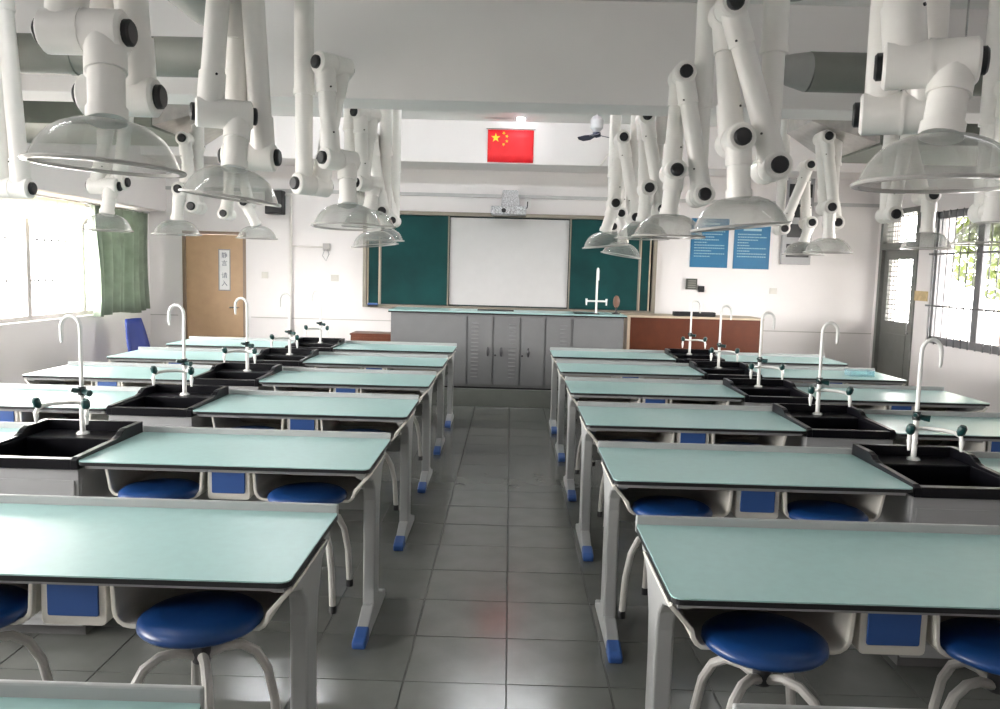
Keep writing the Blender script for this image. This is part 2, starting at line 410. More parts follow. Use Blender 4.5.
# ------------------------------------------------------------------ student tables
def make_table(s_leg):
    t = thing('lab_table', '', 'table', group='mint-topped student lab tables')
    top = MB().prism(rrect(TW, TD, .028), 'z', TZ-.004, TZ).build('tabletop', MINT(), t)
    MB().prism(rrect(TW+.003, TD+.003, .0295), 'z', TZ-.018, TZ-.0045).build('edge_band', BLACK(), top)
    MB().box(-.6, .6, .302, .317, TZ-.03, LZ).build('back_rail', GREYP(), t, bevel=.005)
    MB().box(-.56, .56, -.285, -.255, TZ-.037, TZ-.019).box(-.56, .56, .2, .235, TZ-.05, TZ-.019).box(-.58, -.55, -.285, .235, TZ-.037, TZ-.019).box(.55, .58, -.285, .235, TZ-.037, TZ-.019).build('underframe', FRAME(), t)
    prof = [(-.265, TZ-.02), (.235, TZ-.02), (.235, TZ-.06), (.13, TZ-.1), (.075, TZ-.2), (.06, TZ-.32), (.06, .07), (-.06, .07), (-.06, TZ-.2), (-.075, TZ-.14), (-.13, TZ-.095), (-.265, TZ-.05)]
    legm = MB().prism(prof, 'x', -.027, .027).mesh('leg', FRAME(), bevel=.008)
    footp = [(-.28, 0), (.28, 0), (.28, .035), (.2, .055), (.09, .1), (-.09, .1), (-.2, .055), (-.28, .035)]
    footm = MB().prism(footp, 'x', -.026, .026).mesh('foot', FRAME(), bevel=.006)
    capm = MB().prism([(-.305, 0), (-.2, 0), (-.2, .06), (-.28, .042), (-.305, .03)], 'x', -.029, .029).mesh('foot_cap', BLUE(), bevel=.008)
    boltm = MB().tube([(-.031, 0, 0), (.031, 0, 0)], .009, 8).mesh('bolt', KNOB(), SM)
    for s in (s_leg,):
        lg = put('leg', legm, t, (s*.562, 0, 0))
        ft = put('foot', footm, t, (s*.562, 0, 0))
        put('foot_cap', capm, ft)
        for zz in (.18, .42, .52): put('bolt', boltm, lg, (-s*.006+0, .02, zz)).scale = (1, 1, 1)
    MB().box(-.525, .525, .1, .125, .48, .58).build('crossbar', mat('dark_grey_bar', (.25, .26, .25), .5), t, bevel=.003)
    off = .01*s_leg
    # two book baskets either side of a blue fronted box
    def U(w0, w1, dep, inset, flare):
        zt, zb, rr = TZ-.038, TZ-.038-dep, .05
        pts = [(w0, zt), (w0+.004, zb+rr)]
        pts += [(w0+.004+rr-rr*math.cos(a), zb+rr-rr*math.sin(a)) for a in (PI/8, PI/4, 3*PI/8, PI/2)]
        e = w1-flare
        pts += [(e-rr+rr*math.sin(a), zb+rr-rr*math.cos(a)) for a in (PI/8, PI/4, 3*PI/8)]
        pts += [(e, zb+rr), (e+flare*.55, zt-.03), (w1, zt)]
        return pts
    def shell(pts, th, y0, y1):
        b = MB(); n = len(pts)
        c_ = Vector((sum(p[0] for p in pts)/n, sum(p[1] for p in pts)/n))
        inner = []
        for i, p in enumerate(pts):
            q0 = Vector(pts[max(0, i-1)]); q1 = Vector(pts[min(n-1, i+1)]); tt = (q1-q0).normalized(); nn = Vector((-tt.y, tt.x))
            if nn.dot(c_-Vector(p)) < 0: nn = -nn
            inner.append(tuple(Vector(p)+nn*th))
        poly = list(pts)+inner[::-1]
        m = len(poly)
        A = [b.bm.verts.new((u, y0, v)) for u, v in poly]; B = [b.bm.verts.new((u, y1, v)) for u, v in poly]
        for i in range(m): b.bm.faces.new((A[i], A[(i+1) % m], B[(i+1) % m], B[i]))
        for i in range(n-1):
            for V in (A, B): b.bm.faces.new((V[i], V[i+1], V[m-2-i], V[m-1-i]))
        return b, inner
    for s in (-1, 1):
        pts = [(off+s*u, v) for u, v in (U(.102, .592, .118, 0, .06) if s == s_leg else U(.102, .512, .118, 0, .012))]
        b, inner = shell(pts, .006, -.262, .14)
        bk = b.build('basket', WHITEP(), t, smooth=SM)
        b, _ = shell(pts, .013, -.28, -.2615)
        b.build('basket_rim', WHITEP(), bk, bevel=.003)
        b = MB(); V = [b.bm.verts.new((u, .14, v)) for u, v in pts]; V2 = [b.bm.verts.new((u, .146, v)) for u, v in pts]
        n = len(pts)
        b.bm.faces.new(V); b.bm.faces.new(V2[::-1])
        for i in range(n): b.bm.faces.new((V[i], V[(i+1) % n], V2[(i+1) % n], V2[i]))
        b.build('basket_back', mat('beige_basket_back', (.42, .38, .31), .6), bk)
    zt, zb = TZ-.022, TZ-.155
    bx = MB().prism([(u, v) for u, v in rrect(.175, zt-zb, .014, 3, off, (zt+zb)/2)], 'y', -.27, .1).build('centre_box', WHITEP(), t, bevel=.002)
    MB().prism(rrect(.138, zt-zb-.035, .006, 3, off, (zt+zb)/2+.010), 'y', -.2755, -.269).build('blue_panel', BLUE(), bx, bevel=.002)
    return t
protos = {1: make_table(1), -1: make_table(-1)}; used = {1: False, -1: False}
tabs = []
for i in range(7):
    for side in ('left', 'right'):
        Y = (YL if side == 'left' else YR)[i] - TD/2
        for outer in (0, 1):
            if outer and i < 2: continue
            x = (XL-TW/2 - outer*(TW+SINKW)) if side == 'left' else (XR+TW/2 + outer*(TW+SINKW))
            if outer: lab = 'mint-topped lab table by the %s wall beyond the sinks, %s row from the camera' % (side, ORD[i])
            else: lab = 'mint-topped lab table just %s of the aisle, %s row from the camera' % (side, ORD[i])
            if i == 0: lab = 'lab table at the bottom edge %s of aisle, only its grey rail showing' % side
            k_ = 1 if (side == 'left') != bool(outer) else -1
            place(protos[k_], used[k_], (x, Y, 0), 0, lab); used[k_] = True
            tabs.append((i, side, outer, x, Y))

# ------------------------------------------------------------------ stools hung under the table fronts
def make_stool():
    t = thing('stool', '', 'stool', group='blue stools hung under the tables')
    MB().lathe([(.001, .461), (.10, .465), (.145, .459), (.161, .447), (.163, .435), (.155, .426), (.001, .424)], 28).build('seat', SEAT(), t, smooth=1.2)
    MB().lathe([(.001, .4215), (.12, .4215), (.12, .414), (.026, .412), (.024, .32), (.001, .32)], 16).build('seat_plate', mat('dark_metal', (.06, .06, .065), .4, metal=.5), t, smooth=SM)
    lm = MB().tube([(.012, 0, .335), (.06, 0, .352), (.105, 0, .349), (.145, 0, .322), (.175, 0, .265), (.195, 0, .17), (.205, 0, .012)], .0135, 10).mesh('leg', mat('white_stool_tube', (.44, .43, .41), .35), SM)
    tm = MB().tube([(.205, 0, 0), (.205, 0, .03)], .016, 10).mesh('leg_tip', KNOB(), SM)
    for k in range(4):
        lg = put('leg', lm, t, rot=(0, 0, k*PI/2 + .5)); put('leg_tip', tm, lg)
    return t
stool = make_stool(); used = False
for i, side, outer, x, Y in tabs:
    if i == 0 or i > 4 or (outer and i > 3): continue
    dr = 1 if (side == 'left') != bool(outer) else -1
    for k, hx in enumerate((-.32+dr*.03, .32+dr*.03)):
        if i == 1 and ((side == 'left' and k == 0 and False)): continue
        where = 'aisle' if (k > 0) == (side == 'left') else ('wall' if outer else 'sink')
        if outer: where = 'sink' if (k > 0) == (side == 'left') else 'wall'
        lab = 'blue round stool hung at %s end of %s%s table, %s row from camera' % (where, 'outer ' if outer else 'aisle-side ', side, ORD[i])
        place(stool, used, (x+hx+random.uniform(-.015, .015), Y-.25, .202), random.uniform(-.3, .3), lab); used = True

# ------------------------------------------------------------------ sink units
def make_sink():
    t = thing('sink_unit', '', 'sink', group='black sinks between the tables')
    w2 = SINKW/2
    cab = MB().box(-w2+.005, w2-.005, -.292, .27, .06, .54).box(-w2+.005, w2-.005, -.292, -.272, .54, .733).box(-w2+.005, -w2+.018, -.272, .27, .54, .733).box(w2-.018, w2-.005, -.272, .27, .54, .733).build('cabinet', CABW(), t, bevel=.003)
    MB().box(-w2+.02, w2-.02, -.24, .25, 0, .06).build('plinth', mat('dark_plinth', (.1, .1, .1), .6), cab)
    MB().box(-w2+.02, w2-.02, -.298, -.2925, .09, .69).build('door', CABW(), cab, bevel=.003)
    bs = MB()
    side = [(-.31, .725), (.302, .725), (.302, .815), (.13, .815), (.10, .806), (.075, .79), (.04, .783), (-.29, .776), (-.31, .765)]
    bs.prism(side, 'x', -w2, -w2+.028); bs.prism(side, 'x', w2-.028, w2)
    bs.box(-w2+.028, w2-.028, .282, .302, .725, .815)
    bs.box(-w2+.028, w2-.028, -.31, -.268, .725, .768)
    bs.box(-w2+.028, w2-.028, .10, .282, .755, .768)
    ix, iy0, iy1, zb = w2-.034, -.262, .10, .56
    bs.box(-ix, ix, iy0, iy1, zb-.01, zb)
    bs.box(-ix-.006, -ix, iy0, iy1, zb, .77).box(ix, ix+.006, iy0, iy1, zb, .77).box(-ix, ix, iy0-.006, iy0, zb, .767).box(-ix, ix, iy1-.006, iy1, zb, .767)
    bs.build('basin', BASIN(), t, bevel=.005, loc=(0, 0, .012))
    MB().lathe([(.001, zb+.004), (.03, zb+.004), (.034, zb)], 16, (0, -.08, .012)).build('drain', mat('steel', (.6, .6, .6), .25, metal=.9), t, smooth=SM)
    return t
def make_faucet():
    t = thing('lab_faucet', '', 'faucet', group='white gooseneck taps on the sinks')
    MB().lathe([(.001, .012), (.02, .012), (.028, .006), (.03, 0), (.001, 0)], 18).build('base_flange', TAPW(), t, smooth=SM)
    MB().tube([(0, 0, .01), (0, 0, .22)], .0125, 12).build('column', TAPW(), t, smooth=SM)
    pts = [(0, 0, .2), (0, 0, .40)] + [(-.045+.045*math.cos(a), 0, .50+.055*math.sin(a)) for a in [k*PI/10 for k in range(11)]] + [(-.09, 0, .45), (-.088, 0, .43)]
    MB().tube(pts, [.0095]*(len(pts)-2)+[.0085, .006], 12).build('gooseneck', TAPW(), t, smooth=SM)
    v = MB().tube([(0, 0, .185), (0, 0, .225)], .018, 12).build('valve_body', mat('dark_valve', (.015, .02, .022), .3), t, smooth=SM)
    MB().tube([(.0, 0, .205), (.03, -.015, .198), (.05, -.025, .196)], [.012, .014, .016], 10).build('handle', GREENK(), v, smooth=SM)
    MB().tube([(0, 0, .205), (-.02, -.03, .21), (-.03, -.045, .215)], [.01, .012, .008], 10).build('handle', GREENK(), v, smooth=SM)
    for s in (-1, 1):
        a = MB().tube([(0, 0, .145), (s*.035, -.03, .152), (s*.075, -.09, .157), (s*.10, -.145, .156), (s*.112, -.175, .145), (s*.114, -.182, .125)], [.009, .0095, .0095, .0095, .009, .0085], 10).build('side_outlet', TAPW(), t, smooth=SM)
        MB().tube([(s*.114, -.182, .13), (s*.114, -.182, .112), (s*.114, -.182, .08)], [.012, .010, .0055], 10).build('nozzle', TAPW(), a, smooth=SM)
        MB().tube([(s*.108, -.168, .15), (s*.11, -.175, .163), (s*.112, -.185, .185), (s*.112, -.188, .195)], [.01, .019, .019, .013], 10).build('knob', GREENK(), a, smooth=SM)
    return t
sink = make_sink(); tap = make_faucet(); used = False
for i in range(2, 7):
    for side in ('left', 'right'):
        x = XL-TW-SINKW/2 if side == 'left' else XR+TW+SINKW/2
        Y = (YL if side == 'left' else YR)[i]-TD/2
        place(sink, used, (x, Y, 0), 0, 'black sink basin on grey cabinet among the %s tables, %s row from camera' % (side, ORD[i]))
        place(tap, used, (x, Y+.2, .7805), (0 if side == 'left' else PI)*0, 'white gooseneck tap on the %s sink in the %s row from camera' % (side, ORD[i]))
        used = True
# goosenecks on the right-hand sinks swing towards the right wall
for o in [o for o in bpy.data.objects if o.name.startswith('lab_faucet') and o.location.x > 0]:
    for ch in o.children:
        if ch.name.startswith('gooseneck'): ch.rotation_euler = (0, 0, PI)

# small clear tray on an outer table
tr = thing('plastic_tray', 'small clear plastic tray lying on an outer right table', 'tray', (3.02, YR[5]-.38, TZ))
CLR = clear_mat('clear_plastic', (.85, .95, .97), .05, .1, (.6, .75, .8), edge=.2)
MB().box(-.1, .1, -.07, .07, 0, .005).build('tray_base', CLR, tr)
MB().box(-.1, .1, -.07, -.066, .005, .05).box(-.1, .1, .066, .07, .005, .05).box(-.1, -.096, -.066, .066, .005, .05).box(.096, .1, -.066, .066, .005, .05).build('tray_wall', CLR, tr)

# ------------------------------------------------------------------ teacher bench
tb = thing('teacher_bench', 'long grey teacher bench with mint top in front of the chalkboard', 'bench', (-.025, 9.64, .2))
BX = 1.375
BEN = mat('bench_grey_panel', (.175, .178, .183), .5, var=.03)
bd = MB().box(-BX+.01, BX-.01, 0, .68, .02, .875).build('body', BEN, tb, bevel=.003)
MB().box(-BX+.01, BX-.01, .01, .66, 0, .02).build('plinth', BLACK(), tb)
tp = MB().box(-BX-.02, BX+.02, -.02, .72, .892, .905).build('worktop', MINT(), tb, bevel=.002)
MB().box(-BX-.021, BX+.021, -.021, .721, .876, .8915).build('edge_band', BLACK(), tp)
def bxp(px): return at(px, 350, 9.64).x+.025
doors = [(393, 466, None, None), (468, 492, 'R', (470, 479)), (494, 519, 'L', (507, 517)), (521, 544, 'L', None), (546, 570, None, (558, 568)), (573, 622, None, None)]
lou = MB().prism([(0, -.006), (-.008, -.004), (0, .006)], 'x', -.055, .055).mesh('louver', BEN)
for a, b_, hs, lv in doors:
    xa, xb = bxp(a), bxp(b_)
    dm = MB().box(xa, xb, -.012, 0, .05, .85).build('door' if hs or lv else 'panel', BEN, tb, bevel=.002)
    if hs:
        hx = xb-.05 if hs == 'R' else xa+.085
        MB().lathe([(.001, .012), (.018, .010), (.026, .004), (.03, 0)], 14, (0, 0, 0)).build('handle', mat('dark_steel_handle', (.05, .05, .055), .3, metal=.6), dm, smooth=SM, loc=(hx, -.0125, .44), rot=(PI/2, 0, 0)).scale = (.55, 1.9, 1)
        if hs == 'L': MB().tube([(hx-.07, -.012, .40), (hx-.07, -.02, .40)], .012, 10).build('lock', KNOB(), dm)
    if lv:
        cx_ = (bxp(lv[0])+bxp(lv[1]))/2
        for k in range(15): put('louver', lou, dm, (cx_, -.0122, .14+k*.045)).scale = (.75, 1, 1)
o = MB().box(-.22, .22, .30, .46, 0, .012).build('writing_slot', KNOB(), bevel=.004, loc=(-.17, 9.64, 1.1055)); tag(o, 'flat black panel lying on the teacher bench top', 'panel')
# bench tap
q = at(596, 313, 9.95)
t = thing('lab_faucet', 'tall white tap on the right end of the teacher bench', 'faucet', (q.x, 9.95, 1.1055))
MB().lathe([(.001, .012), (.02, .012), (.03, 0), (.001, 0)], 16).build('base_flange', TAPW(), t, smooth=SM)
MB().tube([(0, 0, 0), (0, 0, .48)] + [(0, -.05+.05*math.cos(a), .48+.06*math.sin(a)) for a in [k*PI/8 for k in range(1, 9)]] + [(0, -.1, .4)], .013, 10).build('gooseneck', TAPW(), t, smooth=SM)
MB().tube([(-.12, 0, .15), (.12, 0, .15)], .011, 10).build('crossarm', TAPW(), t, smooth=SM)
for s in (-1, 1): MB().tube([(s*.12, 0, .10), (s*.12, 0, .18)], [.008, .014], 10).build('side_outlet', TAPW(), t, smooth=SM)
q = at(616, 312, 9.95)
t = thing('desk_apparatus', 'small brown round apparatus on dark stand beside the bench tap', 'apparatus', (q.x, 9.95, 1.1055))
MB().lathe([(.001, 0), (.05, 0), (.05, .01), (.012, .02), (.01, .09), (.001, .09)], 14).build('stand', KNOB(), t, smooth=SM)
MB().lathe([(.001, .02), (.03, .017), (.05, .006), (.05, -.006), (.03, -.017), (.001, -.02)], 18).build('disc', mat('brown_disc', (.14, .07, .045), .5), t, smooth=SM, loc=(0, 0, .15), rot=(PI/2, 0, 0)).scale = (.8, 1.5, 1)
# sink recess cover on the bench
o = MB().box(-.2, .1, .08, .3, 0, .008).build('bench_sink_cover', BASIN(), bevel=.003, loc=(at(590, 312, 9.95).x, 9.72, 1.1055)); tag(o, 'flat black sink cover around the tap on teacher bench', 'sink cover')

# red-brown desk on the right and piece of furniture on the left
RED = mat('red_brown_panel', (.115, .028, .010), .4, var=.12)
EDGE = mat('pale_wood_edge', (.55, .45, .34), .5)
q0, q1 = at(629, 318, 10.2), at(761, 340, 10.2)
t = thing('wooden_desk', 'red-brown wooden desk standing right of the teacher bench', 'desk', ((q0.x+q1.x)/2, 10.2, .2))
hw = (q1.x-q0.x)/2
MB().box(-hw+.02, hw-.02, 0, .02, .03, .86).build('front_panel', RED, t)
for s in (-1, 1): MB().box(s*hw-.018, s*hw+.018, -.01, .6, 0, .86).build('side_panel', EDGE, t)
MB().box(-hw-.02, hw+.02, -.02, .62, .861, .885).build('desktop', EDGE, t, bevel=.003)
o = MB().box(-.26, .26, 0, .12, 0, .055).build('keyboard', KNOB(), bevel=.01, loc=(at(695, 314, 10.3).x, 10.3, 1.0855)); tag(o, 'low black box lying on the red-brown desk', 'box')
q0, q1 = at(362, 333, 10.4), at(391, 345, 10.4)
t = thing('wooden_cabinet', 'low red-brown wooden cabinet left of the teacher bench', 'cabinet', ((q0.x+q1.x)/2-.05, 10.4, .2))
MB().box(-.28, .28, 0, .4, 0, .53).build('body', RED, t, bevel=.003); MB().box(-.29, .29, -.01, .41, .531, .552).build('cabinet_top', RED, t, bevel=.002)
MB().box(-.26, .26, -.008, -.0005, .03, .5).build('door', RED, t, bevel=.002)

# ------------------------------------------------------------------ chalkboard
bt = thing('chalkboard', 'wide green chalkboard with a whiteboard in the middle', 'board', (-.02, 11.5, 1.085))
BF = mat('bronze_board_frame', (.25, .225, .185), .4, metal=.3)
GB = mat('green_board', (.004, .042, .042), .7, var=.25, scale=2.5, spec=.2)
HB = 1.235
MB().box(-2.0, 2.0, -.03, 0, 0, HB).build('backing', mat('dark_backing', (.01, .03, .035), .6), bt)
MB().box(-2.02, 2.02, -.11, 0, -.045, 0).box(-2.02, 2.02, -.11, 0, HB, HB+.05).build('rail', BF, bt, bevel=.003)
MB().box(-2.02, -1.97, -.11, 0, .001, HB-.001).build('end_post', BF, bt); MB().box(1.97, 2.02, -.11, 0, .001, HB-.001).build('end_post', BF, bt)
def bpx(px): return at(px, 260, 11.42).x+.02
g = [(366, 380, -.05), (380, 449, -.075), (569, 640, -.075), (640, 651, -.05)]
for a, b_, yy in g:
    xa, xb = max(-1.965, bpx(a)), min(1.965, bpx(b_))
    pn = MB().box(xa+.02, xb-.02, yy-.015, yy, .01, HB-.01).build('green_panel', GB, bt)
    MB().box(xa, xa+.019, yy-.022, yy, .003, HB-.003).build('panel_frame', EDGE if yy > -.06 else BF, pn)
    MB().box(xb-.019, xb, yy-.022, yy, .003, HB-.003).build('panel_frame', EDGE if yy > -.06 else BF, pn)
MB().box(bpx(449)+.01, bpx(569)-.01, -.06, -.045, .02, HB-.02).build('whiteboard', mat('whiteboard_enamel', (.53, .53, .53), .3, var=.02), bt)
MB().box(-1.9, 1.9, -.19, -.111, -.045, -.035).build('chalk_tray', BF, bt)
o = thing('eraser', 'small blue chalk eraser at left end of the chalk tray', 'eraser', (at(373, 300, 11.35).x, 11.35, 1.0505)); MB().box(-.07, .07, -.03, .03, 0, .025).build('felt', KNOB(), o, bevel=.004); MB().box(-.07, .07, -.03, .03, .0255, .05).build('grip', BLUE(), o, bevel=.006)
# projector over the board
pj = thing('projector', 'grey speckled projector mounted above the whiteboard', 'projector', (at(510, 205, 11.2).x, 11.2, at(510, 215, 11.2).z))
def speckle():
    m = mat('speckled_grey', (.5, .5, .52), .5, var=.6, scale=70); return m
MB().box(-.25, .22, -.12, .2, 0, .11).build('body', speckle(), pj, bevel=.015)
MB().prism([(-.12, .112), (.14, .112), (.1, .33), (-.1, .33)], 'y', 0, .2).build('mount', speckle(), pj, bevel=.01)
MB().lathe([(.03, 0), (.03, .02), (.001, .02)], 14, (-.08, -.121, .05), M=Matrix.Rotation(PI/2, 3, 'X')).build('lens', KNOB(), pj, smooth=SM)
MB().box(.2, .2+.09, .25, .262, .12, .25).build('socket', mat('white_switch', (.8, .8, .79), .4), pj)
MB().tube([(.24, .24, .2), (.235, .2, .12), (.19, .12, .06)], .008, 8).build('cable', KNOB(), pj, smooth=SM)

# flag on the beam
FY = 10.715
f0, f1 = at(488, 131, FY), at(533, 163.5, FY)
fw_, fh_ = f1.x-f0.x, .405
flg = thing('flag', 'red flag with five yellow stars hung above the whiteboard', 'flag', ((f0.x+f1.x)/2, FY, f1.z+.004))
b = MB(); n = 16; ro = []
for r in range(5):
    ro.append([b.bm.verts.new((-fw_/2+fw_*i/n, -.014-.004*math.sin(i*1.1), fh_*r/4)) for i in range(n+1)])
for r in range(4):
    for i in range(n): b.bm.faces.new((ro[r][i], ro[r][i+1], ro[r+1][i+1], ro[r+1][i]))
fo = b.build('cloth', mat('red_flag_cloth', (.78, .012, .02), .6), flg, smooth=2); fo.modifiers.new('t', 'SOLIDIFY').thickness = .003
YS = mat('yellow_star', (.9, .62, .03), .6)
def star(cx_, cz, R, rot):
    pts = [(cx_+(R if k % 2 == 0 else R*.4)*math.sin(rot+k*PI/5), cz+(R if k % 2 == 0 else R*.4)*math.cos(rot+k*PI/5)) for k in range(10)]
    MB().prism(pts, 'y', -.0235, -.0195).build('star', YS, flg)
u = fh_/20
star(-fw_/2+5*u, fh_-5*u, 3*u, 0)
for dx, dz, ro_ in ((10, 2, .5), (12, 4, .3), (12, 7, 0), (10, 9, .6)): star(-fw_/2+dx*u, fh_-dz*u, 1.1*u, ro_)
MB().tube([(-fw_/2-.02, -.01, fh_+.012), (fw_/2+.02, -.01, fh_+.012)], .005, 8).build('hanging_rod', mat('steel', (.6, .6, .6), .25, metal=.9), flg)

# ------------------------------------------------------------------ wall items
def plate(label, name, cat, px, py, w_, h_, m, Y=11.5, dep=.012, parts=True):
    q = at(px, py, Y); o = thing(name, label, cat, (q.x, Y, q.z))
    MB().box(-w_/2, w_/2, -dep, 0, -h_/2, h_/2).build('plate', m, o, bevel=.003)
    if parts: MB().box(-w_*.25, w_*.25, -dep-.006, -dep-.0005, -h_*.28, h_*.28).build('rocker', m, o, bevel=.002)
    return o
SW = mat('cream_switch', (.62, .6, .55), .4)
plate('cream light switch on back wall right of tan door', 'light_switch', 'switch', 265, 275, .09, .09, SW)
plate('cream wall socket between conduit pipe and chalkboard', 'wall_socket', 'socket', 335, 278, .11, .09, SW)
plate('grey wall socket on back wall below the grey panel', 'wall_socket', 'socket', 773, 291, .1, .08, SW)
o = plate('dark grey square switch box left below the blue posters', 'switch_box', 'switch box', 691, 284, .15, .15, mat('dark_switch', (.06, .065, .055), .5), dep=.05, parts=False)
for k in range(4): MB().box(-.055, .055, -.056, -.0505, -.055+k*.03, -.037+k*.03).build('switch_row', mat('grey_rocker', (.2, .2, .18), .4), o)
plate('small black box beside the dark switch box', 'junction_box', 'box', 701, 289, .075, .085, KNOB(), dep=.04, parts=True)
q = at(277, 203, 11.5)
o = thing('speaker', 'black loudspeaker high on back wall right of tan door', 'speaker', (q.x, 11.5, q.z))
MB().box(-.12, .12, -.17, 0, -.16, .16).build('body', KNOB(), o, bevel=.008)
MB().box(-.105, .105, -.18, -.1705, -.145, .145).build('grille', mat('dark_grille', (.03, .03, .032), .8, bump=.4, scale=200), o, bevel=.004)
# conduit
c0, c1 = at(291, 195, 11.48), at(291, 344, 11.48); c2 = at(323, 247, 11.48)
o = thing('conduit_pipe', 'white conduit pipe running down the back wall beside the speaker', 'pipe', (c0.x, 11.475, .2))
COND = mat('white_conduit', (.72, .69, .66), .4)
MB().tube([(0, 0, 0), (0, 0, c0.z-.2)], .018, 10).build('riser', COND, o, smooth=SM)
MB().tube([(.018, 0, c2.z-.2), (c2.x-c0.x, 0, c2.z-.2)], .012, 10).build('branch', COND, o, smooth=SM)
MB().tube([(-1.0, 0, c0.z-.2), (0, 0, c0.z-.2)], .014, 10).build('branch', COND, o, smooth=SM)
o = thing('junction_box', 'small grey junction box with dangling cable left of chalkboard', 'box', (c2.x+.05, 11.5, c2.z))
MB().box(-.05, .05, -.04, 0, -.05, .05).build('box_body', mat('grey_box', (.45, .43, .42), .5), o, bevel=.004)
MB().tube([(-.02, -.041, -.03), (-.05, -.05, -.12), (0, -.05, -.19), (.04, -.05, -.1), (.02, -.041, -.03)], .006, 6).build('cable', mat('grey_cable', (.3, .3, .3), .5), o, smooth=SM)
# conduit near the beam on the right
a0, a1, a2 = at(612, 118, 11.45), at(611, 150, 11.45), at(599, 167, 11.45)
# blue posters
PB = mat('blue_poster', (.008, .13, .27), .5, var=.05); PT = mat('white_print', (.30, .48, .56), .6)
for (xa, ya, xb, yb, lab, seed) in ((692, 218, 727, 268, 'blue notice poster with white text nearer the chalkboard', 2), (735, 224, 768.5, 269.5, 'blue notice poster with white text farther from the chalkboard', 5)):
    A, B = at(xa, ya, 11.49), at(xb, yb, 11.49); rnd = random.Random(seed)
    o = thing('poster', lab, 'poster', ((A.x+B.x)/2, 11.5, B.z)); W_, H_ = B.x-A.x, A.z-B.z
    MB().box(-W_/2, W_/2, -.012, 0, 0, H_).build('board', PB, o, bevel=.002)
    ln = MB(); z = H_-.09
    text = MB()
    ln.box(-W_*.25, W_*.25, -.0135, -.0121, z, z+.03); z -= .055
    while z > .14:
        x = -W_/2+.05
        end = W_/2-.05 if rnd.random() < .6 else rnd.uniform(-.05, W_/2-.06)
        while x < end:
            l = rnd.uniform(.012, .022); ln.box(x, min(x+l, end), -.0135, -.0121, z, z+.014); x += l+.007
        z -= .038
    ln.build('printed_text', PT, o)
# grey panel with black windows
A, B = at(785, 178, 11.49), at(809, 265, 11.49)
o = thing('wall_panel', 'grey wall panel with black vents right of the blue posters', 'panel', ((A.x+B.x)/2, 11.5, B.z))
W_, H_ = B.x-A.x, A.z-B.z
MB().box(-W_/2, W_/2, -.05, 0, 0, H_).build('panel_body', mat('grey_panel', (.36, .36, .37), .5), o, bevel=.004)
for k in range(4): MB().box(-W_/2+.06, W_/2-.03, -.056, -.0505, .1+k*.27, .28+k*.27).build('vent', KNOB(), o)
# yellow plate on the right wall
q = at_x(921, 296, WX); o = tag(MB().box(-.015, 0, -.17, .17, -.06, .06).build('wall_plate', mat('yellow_plate', (.55, .42, .22), .6, var=.15, scale=20), bevel=.003, loc=(WX, q.y, q.z)), 'tan rectangular plate between grey door and barred window', 'plate')
# blue chair by the left wall
q = at(153, 336, 9.95)
o = thing('plastic_chair', 'blue plastic chair standing by the left wall under the curtain', 'chair', (q.x, 9.95, -.0), 1.35)
BC = mat('royal_blue_plastic', (.02, .045, .24), .4)
MB().prism(rrect(.42, .42, .06), 'z', .43, .455).build('seat', BC, o, bevel=.006)
b = MB(); rows = []
for r in range(7):
    t_ = r/6; z = .46+.43*t_; hw_ = .2-.06*t_**2
    rows.append([(u*hw_, .19+.09*t_+.03*(1-u*u)*.8, z) for u in (-1, -.6, -.2, .2, .6, 1)])
V = [[b.bm.verts.new(p) for p in r] for r in rows]
for i in range(6):
    for j in range(5): b.bm.faces.new((V[i][j], V[i][j+1], V[i+1][j+1], V[i+1][j]))
bo = b.build('backrest', BC, o, smooth=2); bo.modifiers.new('t', 'SOLIDIFY').thickness = .02
for sx_ in (-1, 1):
    for sy_ in (-1, 1): MB().tube([(sx_*.17, sy_*.17, .43), (sx_*.21, sy_*.22, 0)], [.022, .016], 10).build('leg', BC, o, smooth=SM)
# ceiling fan seen under the beam
q = at(597, 124, 9.6)
o = thing('ceiling_fan', 'white orbit fan with dark blades hanging above the chalkboard right side', 'fan', (q.x, 9.6, q.z))
FANW = mat('white_fan_metal', (.6, .6, .62), .4)
MB().tube([(0, 0, .02), (0, 0, CEIL-q.z)], .02, 10).build('rod', FANW, o, smooth=SM)
MB().lathe([(.001, .08), (.05, .08), (.075, .04), (.07, -.05), (.03, -.09), (.001, -.09)], 16).build('motor', FANW, o, smooth=SM)
for k in range(3):
    a = .35+k*2*PI/3
    MB().prism([(.03, -.03), (.14, -.075), (.23, -.06), (.25, 0), (.23, .05), (.14, .05), (.03, .02)], 'z', -.004, .004).build('blade', mat('navy_blade', (.02, .025, .06), .3), o, loc=(0, 0, -.12), rot=(.25, .12, a))
MB().lathe([(.001, -.09), (.045, -.095), (.05, -.14), (.001, -.155)], 14).build('hub', mat('navy_blade', (.02, .025, .06), .3), o, smooth=SM)
o = thing('conduit_pipe', 'bent white conduit on upper back wall behind the fan', 'pipe', (a0.x, 10.69, 2.96))
